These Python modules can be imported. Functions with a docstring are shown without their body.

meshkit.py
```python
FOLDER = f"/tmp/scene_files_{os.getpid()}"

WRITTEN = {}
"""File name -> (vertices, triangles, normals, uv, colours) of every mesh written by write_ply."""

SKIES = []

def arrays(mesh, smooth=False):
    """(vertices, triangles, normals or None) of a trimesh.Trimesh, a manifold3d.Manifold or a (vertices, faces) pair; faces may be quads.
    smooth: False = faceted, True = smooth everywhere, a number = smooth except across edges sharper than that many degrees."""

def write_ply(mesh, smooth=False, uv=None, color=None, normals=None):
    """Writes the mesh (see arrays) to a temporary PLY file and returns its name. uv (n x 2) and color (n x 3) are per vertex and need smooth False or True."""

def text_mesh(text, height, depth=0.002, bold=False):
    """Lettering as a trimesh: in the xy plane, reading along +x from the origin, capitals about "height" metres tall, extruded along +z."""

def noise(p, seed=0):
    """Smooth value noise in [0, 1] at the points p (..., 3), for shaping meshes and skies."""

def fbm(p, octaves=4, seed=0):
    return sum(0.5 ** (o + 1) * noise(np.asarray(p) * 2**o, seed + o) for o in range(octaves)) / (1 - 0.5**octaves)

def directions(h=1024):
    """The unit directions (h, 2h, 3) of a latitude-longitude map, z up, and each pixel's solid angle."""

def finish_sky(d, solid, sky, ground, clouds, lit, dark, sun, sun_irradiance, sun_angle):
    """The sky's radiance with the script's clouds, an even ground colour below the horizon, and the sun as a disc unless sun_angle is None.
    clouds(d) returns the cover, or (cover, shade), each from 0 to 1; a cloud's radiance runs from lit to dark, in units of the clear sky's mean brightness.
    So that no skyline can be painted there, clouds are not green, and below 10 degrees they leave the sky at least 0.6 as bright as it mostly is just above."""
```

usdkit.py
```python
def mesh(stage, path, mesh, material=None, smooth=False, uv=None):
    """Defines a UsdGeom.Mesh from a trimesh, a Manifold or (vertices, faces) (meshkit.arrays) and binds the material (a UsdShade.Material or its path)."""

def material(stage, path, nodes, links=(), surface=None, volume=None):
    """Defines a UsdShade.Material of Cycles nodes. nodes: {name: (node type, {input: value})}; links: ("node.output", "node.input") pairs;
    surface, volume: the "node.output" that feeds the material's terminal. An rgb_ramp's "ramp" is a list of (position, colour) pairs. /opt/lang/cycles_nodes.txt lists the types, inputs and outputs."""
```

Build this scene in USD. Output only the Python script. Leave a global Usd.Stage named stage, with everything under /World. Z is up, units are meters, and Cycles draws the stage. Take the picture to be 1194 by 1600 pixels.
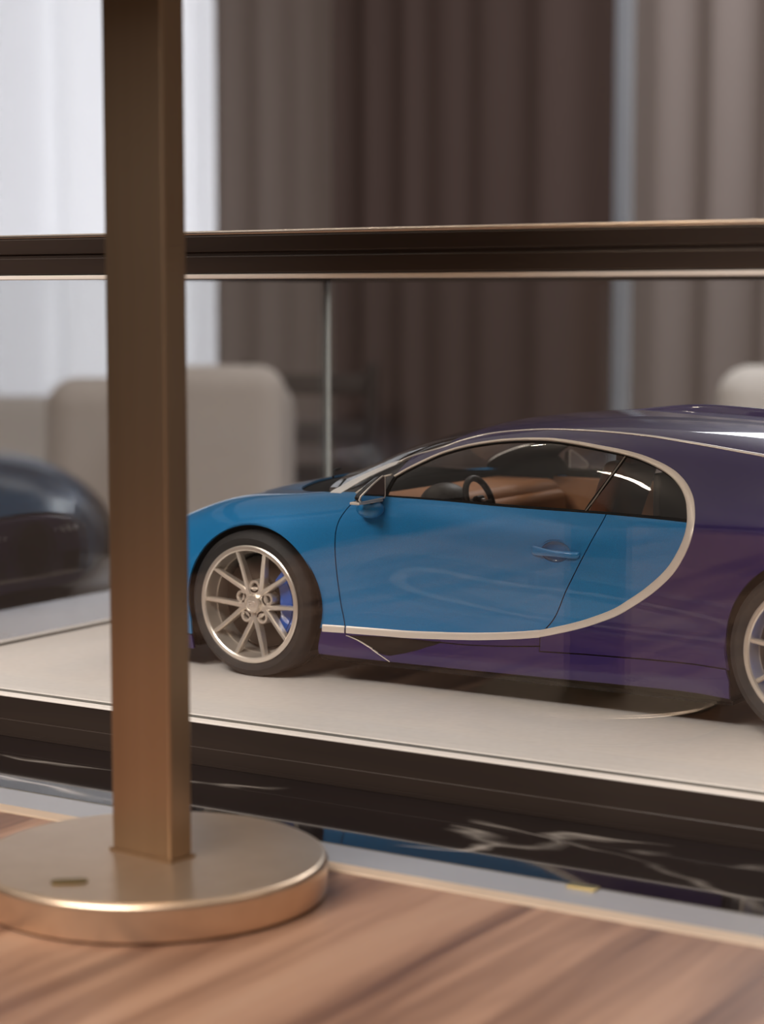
import math, random
import numpy as np, trimesh, manifold3d, shapely, usdkit, meshkit
from shapely.geometry import Polygon, LineString, Point, box as sbox
from shapely.ops import unary_union
from scipy.spatial import Delaunay
from scipy.interpolate import CubicSpline, PchipInterpolator
from pxr import Usd, UsdGeom, UsdLux, UsdShade, Sdf, Gf, Vt

stage = Usd.Stage.CreateInMemory()
UsdGeom.SetStageUpAxis(stage, UsdGeom.Tokens.z)
UsdGeom.SetStageMetersPerUnit(stage, 1.0)
world = UsdGeom.Xform.Define(stage, '/World')
UsdGeom.Scope.Define(stage, '/World/Looks')
random.seed(7); rng = np.random.default_rng(7)
ZP = 0.80                      # height of the display platform above the floor
ZM = ZP - 0.0225               # height of the marble / table top

# ------------------------------------------------------------------ camera
FPX = 3200.0
PITCH = math.degrees(math.atan((800 - 465) / FPX)); YAW = 32.3
cam = UsdGeom.Camera.Define(stage, '/World/camera')
cam.CreateHorizontalApertureAttr(36.0)
cam.CreateVerticalApertureAttr(36.0 * 1600 / 1194)
cam.CreateFocalLengthAttr(36.0 * FPX / 1194)
cam.CreateClippingRangeAttr(Gf.Vec2f(0.02, 60))
cam.CreateFStopAttr(10.5)
cam.CreateFocusDistanceAttr(1.09)
cam.CreateExposureAttr(0.58)
cam.AddTranslateOp().Set(Gf.Vec3d(0.68858, -1.07059, ZP + 0.21817))
cam.AddRotateXYZOp().Set(Gf.Vec3f(90 - PITCH, 0, YAW))

# ------------------------------------------------------------------ lights
def aim(prim, loc, target):
    d = Gf.Vec3d(*target) - Gf.Vec3d(*loc)
    m = Gf.Matrix4d(); m.SetLookAt(Gf.Vec3d(*loc), Gf.Vec3d(*target), Gf.Vec3d(0, 0, 1) if abs(d[2]) < .99 * d.GetLength() else Gf.Vec3d(0, 1, 0))
    UsdGeom.Xformable(prim).AddTransformOp().Set(m.GetInverse())
def rect(name, loc, target, w, h, power, col):
    l = UsdLux.RectLight.Define(stage, '/World/' + name)
    l.CreateWidthAttr(w); l.CreateHeightAttr(h); l.CreateIntensityAttr(power); l.CreateColorAttr(Gf.Vec3f(*col))
    aim(l, loc, target); return l
def ball(name, loc, r, power, col):
    l = UsdLux.SphereLight.Define(stage, '/World/' + name)
    l.CreateRadiusAttr(r); l.CreateIntensityAttr(power); l.CreateColorAttr(Gf.Vec3f(*col))
    l.AddTranslateOp().Set(Gf.Vec3d(*loc)); return l
# overcast daylight outside the windows
dome = UsdLux.DomeLight.Define(stage, '/World/sky')
dome.CreateIntensityAttr(.3); dome.CreateColorAttr(Gf.Vec3f(.92, .96, 1.0))
# daylight entering the window behind the sheer curtain, the warm room lights and an added ceiling fill
rect('daylight', (-3.7, 4.05, 1.5), (-3.7, 0, 1.5), 2.2, 2.4, .98, (1.0, .975, .97))
rect('daylight_slit', (-1.53, 4.05, 2.15), (-1.53, 0, 2.15), .30, 1.3, .5, (.92, .94, 1.0))
rect('room_key_light', (0.1, -1.9, 2.6), (0.1, 0.0, .85), 1.6, .8, 15.0, (1.0, .925, .86))
rect('ceiling_fill', (-.6, 0.2, 2.70), (-.6, 0.2, 0), 4.5, 4.5, .20, (1.0, .92, .85))  # added ambient fill standing in for bounced light, no real fixture
rect('back_panel_light', (-0.35, 2.8, 2.68), (-0.35, 2.7, 0), 1.1, 1.0, 6.0, (.95, .97, 1.0))
for i, p in enumerate([(-.6, -.9, 2.55), (.7, -1.3, 2.55), (1.5, .4, 2.55), (-.9, .5, 2.55)]):
    ball('downlight_%d' % i, p, .03, 60, (1.0, .87, .70))

# ------------------------------------------------------------------ helpers
_names = {}
def path_of(name, parent=None):
    base = (parent if isinstance(parent, str) else str(parent.GetPath())) if parent is not None else '/World'
    k = base + '/' + name; n = _names.get(k, -1) + 1; _names[k] = n
    return k if n == 0 else '%s_%03d' % (k, n)
def tag(o, label=None, cat=None, group=None, kind=None):
    p = o.GetPrim() if hasattr(o, 'GetPrim') else o
    for k, v in (('label', label), ('category', cat), ('group', group), ('kind', kind)):
        if v: p.SetCustomDataByKey(k, v)
    return p
def thing(name, label, cat, loc=(0, 0, 0), rz=0, group=None):
    x = UsdGeom.Xform.Define(stage, path_of(name)); x.AddTranslateOp().Set(Gf.Vec3d(*loc))
    if rz: x.AddRotateZOp().Set(rz)
    return tag(x, label, cat, group)
def obj(name, mesh, mat, parent=None, smooth=35, label=None):
    m = usdkit.mesh(stage, path_of(name, parent), mesh, mat, smooth=smooth)
    if label: tag(m, label)
    return m.GetPrim()
def objn(name, v, f, n, mat, parent=None, label=None):
    """a mesh with given vertex normals"""
    m = UsdGeom.Mesh.Define(stage, path_of(name, parent))
    m.CreatePointsAttr(Vt.Vec3fArray.FromNumpy(np.asarray(v, np.float32)))
    m.CreateFaceVertexCountsAttr(Vt.IntArray.FromNumpy(np.full(len(f), 3, np.int32)))
    m.CreateFaceVertexIndicesAttr(Vt.IntArray.FromNumpy(np.asarray(f, np.int32).ravel()))
    m.CreateSubdivisionSchemeAttr('none')
    m.CreateNormalsAttr(Vt.Vec3fArray.FromNumpy(np.asarray(n, np.float32))); m.SetNormalsInterpolation('vertex')
    UsdShade.MaterialBindingAPI.Apply(m.GetPrim()).Bind(mat)
    if label: tag(m, label)
    return m.GetPrim()
cat_ = trimesh.util.concatenate
def bx(c, s, r=0.0, seg=3):
    """a box, its edges rounded by r (hull of spheres)"""
    if r <= 0:
        b = trimesh.creation.box(s); b.apply_translation(c); return b
    sp = trimesh.creation.icosphere(2, r)
    h = np.array(s) / 2 - r
    pts = np.concatenate([sp.vertices + h * np.array([i, j, k]) for i in (-1, 1) for j in (-1, 1) for k in (-1, 1)])
    b = trimesh.convex.convex_hull(pts); b.apply_translation(c); return b
def lo_hi(a, b, r=0.0):
    a, b = np.array(a, float), np.array(b, float)
    return bx((a + b) / 2, b - a, r)
def lathe(prof, n=64, axis='z'):
    m = trimesh.creation.revolve(np.array(prof), sections=n)
    if axis == 'y': m.apply_transform(trimesh.transformations.rotation_matrix(math.pi / 2, [1, 0, 0]))
    return m
def tube(pts, r, n=10):
    pts = np.array(pts, float); P = []
    t = np.gradient(pts, axis=0); t /= np.linalg.norm(t, axis=1, keepdims=True)
    u = np.cross(t[0], [0, 0, 1]) if abs(t[0][2]) < .9 else np.cross(t[0], [0, 1, 0]); u /= np.linalg.norm(u)
    rr = np.broadcast_to(r, len(pts)); F = []
    for i in range(len(pts)):
        u = u - t[i] * (u @ t[i]); u /= np.linalg.norm(u); w = np.cross(t[i], u)
        a = np.linspace(0, 2 * math.pi, n, endpoint=False)
        P.append(pts[i] + rr[i] * (np.cos(a)[:, None] * u + np.sin(a)[:, None] * w))
    V = np.concatenate(P)
    for i in range(len(pts) - 1):
        for j in range(n):
            a, b = i * n + j, i * n + (j + 1) % n
            F += [[a, b, b + n], [a, b + n, a + n]]
    c0, c1 = len(V), len(V) + 1; V = np.vstack([V, pts[:1], pts[-1:]])
    for j in range(n):
        F.append([c0, (j + 1) % n, j]); F.append([c1, (len(pts) - 1) * n + j, (len(pts) - 1) * n + (j + 1) % n])
    return trimesh.Trimesh(V, F, process=False)
def extr(poly, h, z=0.0):
    m = trimesh.creation.extrude_polygon(poly, h, engine='earcut'); m.apply_translation([0, 0, z]); return m

# ------------------------------------------------------------------ materials
def M(name, nodes, links, surface): return usdkit.material(stage, '/World/Looks/' + name, nodes, links, surface=surface)
def plain(name, col, rough=.5, metal=0.0, **k):
    return M(name, {'p': ('principled_bsdf', {'base_color': col, 'roughness': rough, 'metallic': metal, **k})}, [], 'p.BSDF')
def paint(name, col, metal=.15):
    # lacquer over a fine metallic base
    return M(name, {'c': ('texture_coordinate', {}), 'n': ('noise_texture', {'scale': 2500.0, 'detail': 1.0}),
        'r': ('rgb_ramp', {'ramp': [(0.35, tuple(.9 * x for x in col)), (.65, tuple(min(1, 1.1 * x) for x in col))]}),
        'p': ('principled_bsdf', {'roughness': .38, 'metallic': metal, 'coat_weight': 1.0, 'coat_roughness': .02, 'coat_ior': 1.42, 'specular_ior_level': .3})},
        [('c.object', 'n.vector'), ('n.fac', 'r.fac'), ('r.color', 'p.base_color')], 'p.BSDF')
def grainy(name, c1, c2, scale, rough, metal=0.0, stretch=(1, 1, 1), bump=0.0, **k):
    nodes = {'c': ('texture_coordinate', {}), 'm': ('mapping', {'scale': stretch}), 'n': ('noise_texture', {'scale': scale, 'detail': 5.0}),
        'r': ('rgb_ramp', {'ramp': [(.3, c1), (.7, c2)]}), 'p': ('principled_bsdf', {'roughness': rough, 'metallic': metal, **k})}
    links = [('c.object', 'm.vector'), ('m.vector', 'n.vector'), ('n.fac', 'r.fac'), ('r.color', 'p.base_color')]
    if bump:
        nodes['b'] = ('bump', {'strength': bump, 'distance': .001}); links += [('n.fac', 'b.height'), ('b.normal', 'p.normal')]
    return M(name, nodes, links, 'p.BSDF')
def pane(name, tint, r0=.04, rough=0.0):
    # a clear pane: Schlick reflectance on both faces, light and shadow rays pass straight through
    return M(name, {'t': ('transparent_bsdf', {'color': tint}), 'g': ('glossy_bsdf', {'color': (1, 1, 1), 'roughness': rough}),
        'l': ('layer_weight', {'blend': .5}), 'p': ('math', {'math_type': 'power', 'value2': 5.0}), 'a': ('math', {'math_type': 'multiply_add', 'value2': 1 - r0, 'value3': r0}), 'x': ('mix_closure', {})},
        [('l.facing', 'p.value1'), ('p.value', 'a.value1'), ('a.value', 'x.fac'), ('t.BSDF', 'x.closure1'), ('g.BSDF', 'x.closure2')], 'x.closure')
blue = paint('blue_lacquer', (.010, .19, .455))
purple = paint('purple_lacquer', (.024, .010, .100))
pillar_tan = plain('window_pillar_trim', (.22, .17, .135), .35)
chrome = plain('satin_champagne', (.80, .715, .635), .34, .3)
polished = plain('polished_aluminium', (.84, .78, .73), .22, .6)
pillar_painted_glare = plain('pillar_painted_reflection', (.92, .91, .90), .4)  # near-white base colour carries the window reflection on the pillar strip
rim_metal = plain('rim_silver', (.82, .75, .67), .28, .75)
black_gloss = plain('gloss_black', (.010, .009, .010), .12)
black_matte = plain('matte_black', (.005, .0045, .0045), .8, specular_ior_level=.2)
rubber = grainy('tyre_rubber', (.014, .012, .012), (.022, .019, .018), 300, .62)
tan = grainy('tan_leather', (.42, .20, .10), (.48, .24, .12), 900, .5, bump=.15)
brown_leather = grainy('cognac_leather', (.24, .075, .032), (.28, .09, .04), 900, .5, bump=.15)
dark_trim = plain('dark_trim', (.030, .024, .022), .45)
disc_metal = plain('brake_disc', (.05, .042, .036), .45, 1.0)
caliper_blue = plain('caliper_blue', (.012, .10, .45), .25, coat_weight=1.0)
mirror_glass = plain('mirror_glass', (.62, .60, .64), .03, 1.0)
car_glass = pane('tinted_car_glass', (.90, .88, .86), .03)
lamp_white = plain('lamp_lens', (.8, .8, .82), .15)
vitrine_glass = pane('vitrine_glass', (.993, .996, .995), .042)
side_glass_mat = pane('side_vitrine_glass', (.99, .992, .992), .11)
glass_edge = plain('polished_glass_edge', (.80, .84, .82), .25, specular_ior_level=.8)
platform_mat = grainy('pale_leather', (.66, .61, .57), (.70, .65, .61), 220, .55, bump=.03)
bronze = grainy('dark_bronze_lacquer', (.020, .014, .012), (.036, .025, .020), 14, .30, stretch=(.15, 1, 4))
trim_light = plain('champagne_trim', (.82, .74, .66), .30, 1.0)
trim_white = plain('pale_edge_trim', (.74, .69, .64), .4)
groove = plain('groove_gasket', (.11, .10, .08), .5)
brass = grainy('brushed_brass', (.42, .295, .19), (.50, .36, .24), 60, .32, .96, stretch=(1, 1, .02), bump=.02)
brass_disc = grainy('brushed_brass_disc', (.72, .545, .395), (.78, .60, .445), 90, .30, .90, bump=.02)
brass_dark = plain('brass_button', (.24, .17, .05), .4, 1.0)
strip_mat = plain('grey_strip', (.30, .30, .32), .22)
lip_mat = grainy('pale_wood_lip', (.46, .345, .25), (.52, .395, .29), 40, .4)
M_wood = M('walnut_top', {'c': ('texture_coordinate', {}), 'm': ('mapping', {'scale': (1, .055, 1), 'rotation': (0, 0, -.06)}),
    'n': ('noise_texture', {'scale': 34.0, 'detail': 5.0, 'roughness': .55, 'distortion': .6}),
    'r': ('rgb_ramp', {'ramp': [(.30, (.105, .048, .031)), (.42, (.20, .105, .066)), (.53, (.325, .185, .120)), (.68, (.37, .225, .15))]}),
    'p': ('principled_bsdf', {'roughness': .36, 'specular_ior_level': .45})},
    [('c.object', 'm.vector'), ('m.vector', 'n.vector'), ('n.fac', 'r.fac'), ('r.color', 'p.base_color')], 'p.BSDF')
marble = M('black_marble', {'c': ('texture_coordinate', {}), 'm': ('mapping', {'scale': (.45, 1.5, 1), 'rotation': (0, 0, .12)}),
    'd': ('noise_texture', {'scale': 6.0, 'detail': 4.0}), 'a': ('mix', {'mix_type': 'linear_light', 'fac': .10}),
    'v': ('voronoi_texture', {'feature': 'distance_to_edge', 'scale': 8.5}),
    'r': ('rgb_ramp', {'ramp': [(0.0, (.34, .31, .28)), (.012, (.17, .15, .135)), (.028, (.016, .012, .011)), (1.0, (.012, .009, .009))]}),
    'n2': ('noise_texture', {'scale': 11.0, 'detail': 3.0}), 'r2': ('rgb_ramp', {'ramp': [(.48, (0, 0, 0)), (.66, (1, 1, 1))]}),
    'x': ('mix', {'mix_type': 'mix', 'color1': (.014, .010, .010)}),
    'p': ('principled_bsdf', {'roughness': .05})},
    [('c.object', 'm.vector'), ('m.vector', 'd.vector'), ('m.vector', 'a.color1'), ('d.color', 'a.color2'), ('a.color', 'v.vector'), ('v.distance', 'r.fac'),
     ('c.object', 'n2.vector'), ('n2.fac', 'r2.fac'), ('r2.color', 'x.fac'), ('r.color', 'x.color2'), ('x.color', 'p.base_color')], 'p.BSDF')
def fabric(name, c1, c2, trans=0.0, scale=500):
    nodes = {'c': ('texture_coordinate', {}), 'n': ('noise_texture', {'scale': float(scale), 'detail': 3.0}), 'r': ('rgb_ramp', {'ramp': [(.35, c1), (.65, c2)]}),
        'd': ('diffuse_bsdf', {'roughness': .4})}
    links = [('c.object', 'n.vector'), ('n.fac', 'r.fac'), ('r.color', 'd.color')]
    if not trans: return M(name, nodes, links, 'd.BSDF')
    nodes |= {'t': ('translucent_bsdf', {}), 'x': ('mix_closure', {'fac': trans})}
    links += [('r.color', 't.color'), ('d.BSDF', 'x.closure1'), ('t.BSDF', 'x.closure2')]
    return M(name, nodes, links, 'x.closure')
sheer_mat = fabric('sheer_voile', (.84, .84, .86), (.88, .88, .90), .6)
drape_grey = fabric('taupe_drape', (.30, .25, .235), (.36, .305, .285), .0)
drape_brown = fabric('umber_drape', (.115, .080, .073), (.14, .10, .09), .0)
beige_fabric = fabric('oatmeal_upholstery', (.56, .50, .46), (.64, .575, .53), .0, 300)
cream_fabric = fabric('cream_upholstery', (.70, .65, .61), (.76, .71, .67), .0, 300)
dark_leather = grainy('dark_brown_leather', (.040, .026, .022), (.055, .036, .030), 200, .4, bump=.1)
dark_wood = grainy('dark_stained_wood', (.022, .013, .011), (.040, .025, .020), 8, .4, stretch=(1, 1, .1))
wall_mat = grainy('wall_paint', (.34, .29, .26), (.36, .31, .28), 30, .8)
ceil_mat = plain('ceiling_paint', (.62, .58, .54), .9)
floor_mat = grainy('floor_oak', (.10, .06, .04), (.16, .10, .07), 6, .4, stretch=(1, .1, 1))
window_frame_mat = plain('window_frame_paint', (.5, .5, .52), .4)

# ------------------------------------------------------------------ car body surface (mm, front axle at x = 0, half width y, height z)
ST={
-117:[(48,14),(55,20),(60,31),(60,42),(57,52),(50,59),(39,62),(26,64),(13,65),(0,65.5)],
-95:[(92,11),(101,20),(106,35),(105,51),(98,65),(86,74),(68,78),(46,81),(23,82.5),(0,83)],
-60:[(117,11),(120,22),(122,41),(121,60),(115,78),(102,89.5),(82,92),(54,94.5),(27,96),(0,96.5)],
-30:[(121,12),(124,23),(125,42),(124.5,63),(118.5,86),(104,99.2),(83,101),(55,103),(27,104.5),(0,105)],
0:[(122,12),(125,23),(126,43),(126,65),(120,90),(105,103.2),(84,105),(56,108),(28,110.5),(0,111.5)],
25:[(119,13),(122,23),(121.5,43),(122.5,65.5),(119,90),(106,105),(88,107),(60,112.5),(30,118.5),(0,120.5)],
50:[(117,13),(119,23),(117.5,43),(119,66),(118.5,90),(108,106.5),(91,112),(62,122),(32,128.5),(0,130.5)],
85:[(114,14),(115.5,23),(113,43),(115,66),(117.5,89),(112,107),(97,119.5),(69,133),(36,139.5),(0,141.5)],
125:[(113,14),(114.5,23),(112.5,43),(115,66),(117.5,88),(112,106.5),(99.5,124),(75,140),(38,147),(0,149)],
175:[(113,14),(114.5,23),(113,43),(116,66),(117.5,88),(111,105.5),(98.5,128),(78,144.5),(42,152),(0,153.8)],
225:[(113.5,14),(115.5,23),(114.5,43),(117.5,66),(118.5,89),(111.5,106),(98,128),(77,145),(42,152.5),(0,154.5)],
275:[(116,14),(118.5,23),(118.5,44),(121,66),(121,90),(114.5,108),(97,127),(76,142),(41,150),(0,152)],
339:[(122,14),(125,24),(126.5,45),(128,68),(127,93),(117,112),(96,124),(72,135),(38,143),(0,146.5)],
390:[(120,20),(124,32),(126.5,50),(127.5,70),(125,93),(113.5,110),(94,119),(69,127),(36,133.5),(0,137.5)],
440:[(98,42),(108,51),(115,64),(118.5,79),(115.5,95),(105,106),(86,111),(62,115),(32,118),(0,120)]}
XS = np.array(sorted(ST)); KS = 10
_lon = CubicSpline(XS, np.array([ST[k] for k in XS], float).reshape(len(XS), -1), bc_type='natural')
_A = np.zeros((2, KS, KS))
for s in (0, 1):
    for i in range(KS):
        _A[s, i, i] += 4 / 6
        if i == 0: _A[s, 0, 0] = 1
        else:
            _A[s, i, i - 1] += 1 / 6
            if i < KS - 1: _A[s, i, i + 1] += 1 / 6
            else: _A[s, i, i - 1] += (-1 / 6 if s == 0 else 1 / 6)
_AI = np.linalg.inv(_A)
def S(x, v):
    c = _lon(x).reshape(len(x), KS, 2); c = np.stack([c[..., 0] @ _AI[0].T, c[..., 1] @ _AI[1].T], -1)
    ext = np.concatenate([2 * c[:, :1] - c[:, 1:2], c, np.stack([-c[:, -2, 0], c[:, -2, 1]], -1)[:, None]], 1)
    i = np.clip(np.floor(v).astype(int), 0, KS - 2); t = (v - i)[:, None]; n = np.arange(len(x))
    p0, p1, p2, p3 = (ext[n, i + j] for j in range(4))
    q = ((1 - t)**3 * p0 + (3 * t**3 - 6 * t * t + 4) * p1 + (-3 * t**3 + 3 * t * t + 3 * t + 1) * p2 + t**3 * p3) / 6
    return np.stack([x, q[:, 0], q[:, 1]], -1)
WK = [0, 9, 29, 52, 74.5, 94, 120, 146, 183, 221]
w2v = lambda w: np.interp(w, WK, range(10))
v2w = lambda v: np.interp(v, range(10), WK)
def surf(xw):
    """points and outward normals of the near side (y negative) at (x, w)"""
    x = np.ascontiguousarray(xw[:, 0]); v = w2v(xw[:, 1]); e = .03
    p = S(x, v)
    a = S(x + .6, v) - S(x - .6, v); b = S(x, np.minimum(v + e, 9)) - S(x, np.maximum(v - e, 0))
    n = np.cross(b, a); n /= np.linalg.norm(n, axis=1, keepdims=True)
    n *= np.where(v < 4, np.sign(n[:, 1] + 1e-9), np.sign(n[:, 2] + 1e-9))[:, None]
    f = np.array([1, -1, 1]); return p * f, n * f
def zw(x, z):
    """w of the side surface at height z"""
    v = np.linspace(0, 5.2, 260); out = []
    for xx, zz in zip(np.atleast_1d(x), np.atleast_1d(z)):
        out.append(v2w(np.interp(zz, S(np.full(260, float(xx)), v)[:, 2], v)))
    return np.array(out)
def smooth_pts(p, step=1.5):
    p = np.array(p, float); s = np.r_[0, np.cumsum(np.hypot(*np.diff(p, axis=0).T))]
    n = max(2, int(s[-1] / step) + 1)
    return PchipInterpolator(s, p)(np.linspace(0, s[-1], n)) if len(p) > 2 else np.stack([np.interp(np.linspace(0, s[-1], n), s, p[:, k]) for k in (0, 1)], 1)
def ribbon(p, wid, step=1.2):
    c = smooth_pts(p, step); t = np.gradient(c, axis=0); t /= np.linalg.norm(t, axis=1, keepdims=True)
    n = np.stack([-t[:, 1], t[:, 0]], 1); w = np.interp(np.linspace(0, 1, len(c)), np.linspace(0, 1, len(wid)), wid)[:, None] / 2
    return Polygon(np.vstack([c + n * w, (c - n * w)[::-1]])).buffer(0)
def fill(poly, h):
    """triangles of a polygon with inner points about h apart"""
    rings = [poly.exterior] + list(poly.interiors); B = []
    bs = min(h * .75, 1.6)
    for r in rings:
        c = np.array(r.coords)[:-1]; c2 = np.vstack([c, c[:1]])
        for a, b in zip(c2[:-1], c2[1:]):
            n = max(1, int(math.ceil(np.hypot(*(b - a)) / bs))); t = np.arange(n)[:, None] / n; B.append(a + (b - a) * t)
    B = np.concatenate(B)
    x0, y0, x1, y1 = poly.bounds
    gx, gy = np.meshgrid(np.arange(x0 + h / 2, x1, h), np.arange(y0 + h / 2, y1, h * .87)); gx[1::2] += h / 2
    G = np.stack([gx.ravel(), gy.ravel()], 1); inn = poly.buffer(-.55 * h)
    shapely.prepare(inn); G = G[shapely.contains_xy(inn, G[:, 0], G[:, 1])] if len(G) and not inn.is_empty else np.zeros((0, 2))
    P = np.vstack([B, G]); P = P[np.unique(np.round(P, 4), axis=0, return_index=True)[1]]
    T = Delaunay(P).simplices; c = P[T].mean(1); shapely.prepare(poly)
    T = T[shapely.contains_xy(poly, c[:, 0], c[:, 1])]
    d = np.cross(P[T[:, 1]] - P[T[:, 0]], P[T[:, 2]] - P[T[:, 0]]); T = T[np.abs(d) > 1e-5]
    d = np.cross(P[T[:, 1]] - P[T[:, 0]], P[T[:, 2]] - P[T[:, 0]]); T[d < 0] = T[d < 0][:, ::-1]
    return P, T
def skin(poly, off=0.0, h=3.0, thick=1.2, crown=0.0, both=False, far=False):
    """a body panel: the part of the surface inside poly (x, w), lifted by off, its edge turned in by thick; returns v, f, n in metres"""
    V, F, N = [], [], []; k = 0
    for g in (poly.geoms if hasattr(poly, 'geoms') else [poly]):
        if g.area < .5: continue
        P, T = fill(g, h); p, n = surf(P)
        o = np.full(len(P), off)
        if crown:
            bd = g.boundary; d = shapely.distance(bd, shapely.points(P)); m = max(d.max(), 1e-6); o = off + crown * np.sqrt(np.clip(1 - (1 - d / m)**2, 0, 1))
        q = p + n * o[:, None]
        # orientation: outward
        fn = np.cross(q[T[:, 1]] - q[T[:, 0]], q[T[:, 2]] - q[T[:, 0]]); s = (fn * n[T].mean(1)).sum(1)
        T = T.copy(); T[s < 0] = T[s < 0][:, ::-1]
        if crown:
            nn = np.zeros_like(q); fn = np.cross(q[T[:, 1]] - q[T[:, 0]], q[T[:, 2]] - q[T[:, 0]])
            for j in range(3): np.add.at(nn, T[:, j], fn)
            n_top = nn / np.maximum(np.linalg.norm(nn, axis=1, keepdims=True), 1e-9)
        else: n_top = n
        V.append(q); F.append(T + k); N.append(n_top); k += len(q)
        if thick:
            E = np.sort(np.vstack([T[:, [0, 1]], T[:, [1, 2]], T[:, [2, 0]]]), axis=1); D = np.vstack([T[:, [0, 1]], T[:, [1, 2]], T[:, [2, 0]]])
            _, idx, cnt = np.unique(E, axis=0, return_index=True, return_counts=True); D = D[idx[cnt == 1]]
            a, b = D[:, 0], D[:, 1]; A0, B0 = q[a], q[b]; A1, B1 = A0 - n[a] * thick, B0 - n[b] * thick
            en = np.cross(A1 - A0, B0 - A0); en /= np.maximum(np.linalg.norm(en, axis=1, keepdims=True), 1e-9)
            m = len(D); V.append(np.concatenate([A0, B0, B1, A1])); i = np.arange(m) + k
            F.append(np.concatenate([np.stack([i, i + 2 * m, i + m], 1), np.stack([i, i + 3 * m, i + 2 * m], 1)])); N.append(np.concatenate([-en] * 4)); k += 4 * m
    V, F, N = np.concatenate(V) / 1000, np.concatenate(F), np.concatenate(N)
    us, inv_ = np.unique(F, return_inverse=True); V, N, F = V[us], N[us], inv_.reshape(F.shape)
    # rim faces: make winding agree with normals
    fn = np.cross(V[F[:, 1]] - V[F[:, 0]], V[F[:, 2]] - V[F[:, 0]]); s = (fn * N[F].mean(1)).sum(1); F[s < 0] = F[s < 0][:, ::-1]
    fl = np.array([1, -1, 1])
    if far: return V * fl, F[:, ::-1], N * fl
    if both: return np.vstack([V, V * fl]), np.vstack([F, F[:, ::-1] + len(V)]), np.vstack([N, N * fl])
    return V, F, N

def rib(p, wid, off=.1, crown=.8, thick=1.2, step=1.4, cuts=()):
    """raised trim strips along p (x, w), widths wid (true mm across), split at the (x0, x1, w0, w1) boxes cuts"""
    c = smooth_pts(p, step); q, nn = surf(c); wd = np.interp(np.linspace(0, 1, len(c)), np.linspace(0, 1, len(wid)), wid)
    t = np.gradient(q, axis=0); t /= np.linalg.norm(t, axis=1, keepdims=True); s = np.cross(nn, t)
    prof = [(-1, -thick), (-1, 0), (-.86, .45), (-.6, .8), (-.25, .97), (0, 1), (.25, .97), (.6, .8), (.86, .45), (1, 0), (1, -thick)]
    keep = np.ones(len(c), bool)
    for x0, x1, w0, w1 in cuts: keep &= ~((c[:, 0] > x0) & (c[:, 0] < x1) & (c[:, 1] > w0) & (c[:, 1] < w1))
    runs = [r for r in np.split(np.arange(len(c)), np.where(~keep)[0]) if len(r[keep[r]]) > 2]; out = []
    for r in runs:
        r = r[keep[r]]; V = np.concatenate([[q[i] + s[i] * a * wd[i] / 2 + nn[i] * (off + (b * crown if b >= 0 else b)) for a, b in prof] for i in r]); m = len(prof); F = []
        for i in range(len(r) - 1):
            for j in range(m - 1):
                a = i * m + j; F += [(a, a + 1, a + m + 1), (a, a + m + 1, a + m)]
        F += [(0, j, j + 1) for j in range(1, m - 1)] + [((len(r) - 1) * m, (len(r) - 1) * m + j + 1, (len(r) - 1) * m + j) for j in range(1, m - 1)]
        me = trimesh.Trimesh(V, F, process=False); d = (me.face_normals * nn[r[np.clip(me.faces[:, 0] // m, 0, len(r) - 1)]]).sum(1)
        if d.mean() < 0: me.faces = me.faces[:, ::-1]
        out.append(me)
    m = trimesh.util.concatenate(out); m.apply_scale(.001); return m

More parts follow.
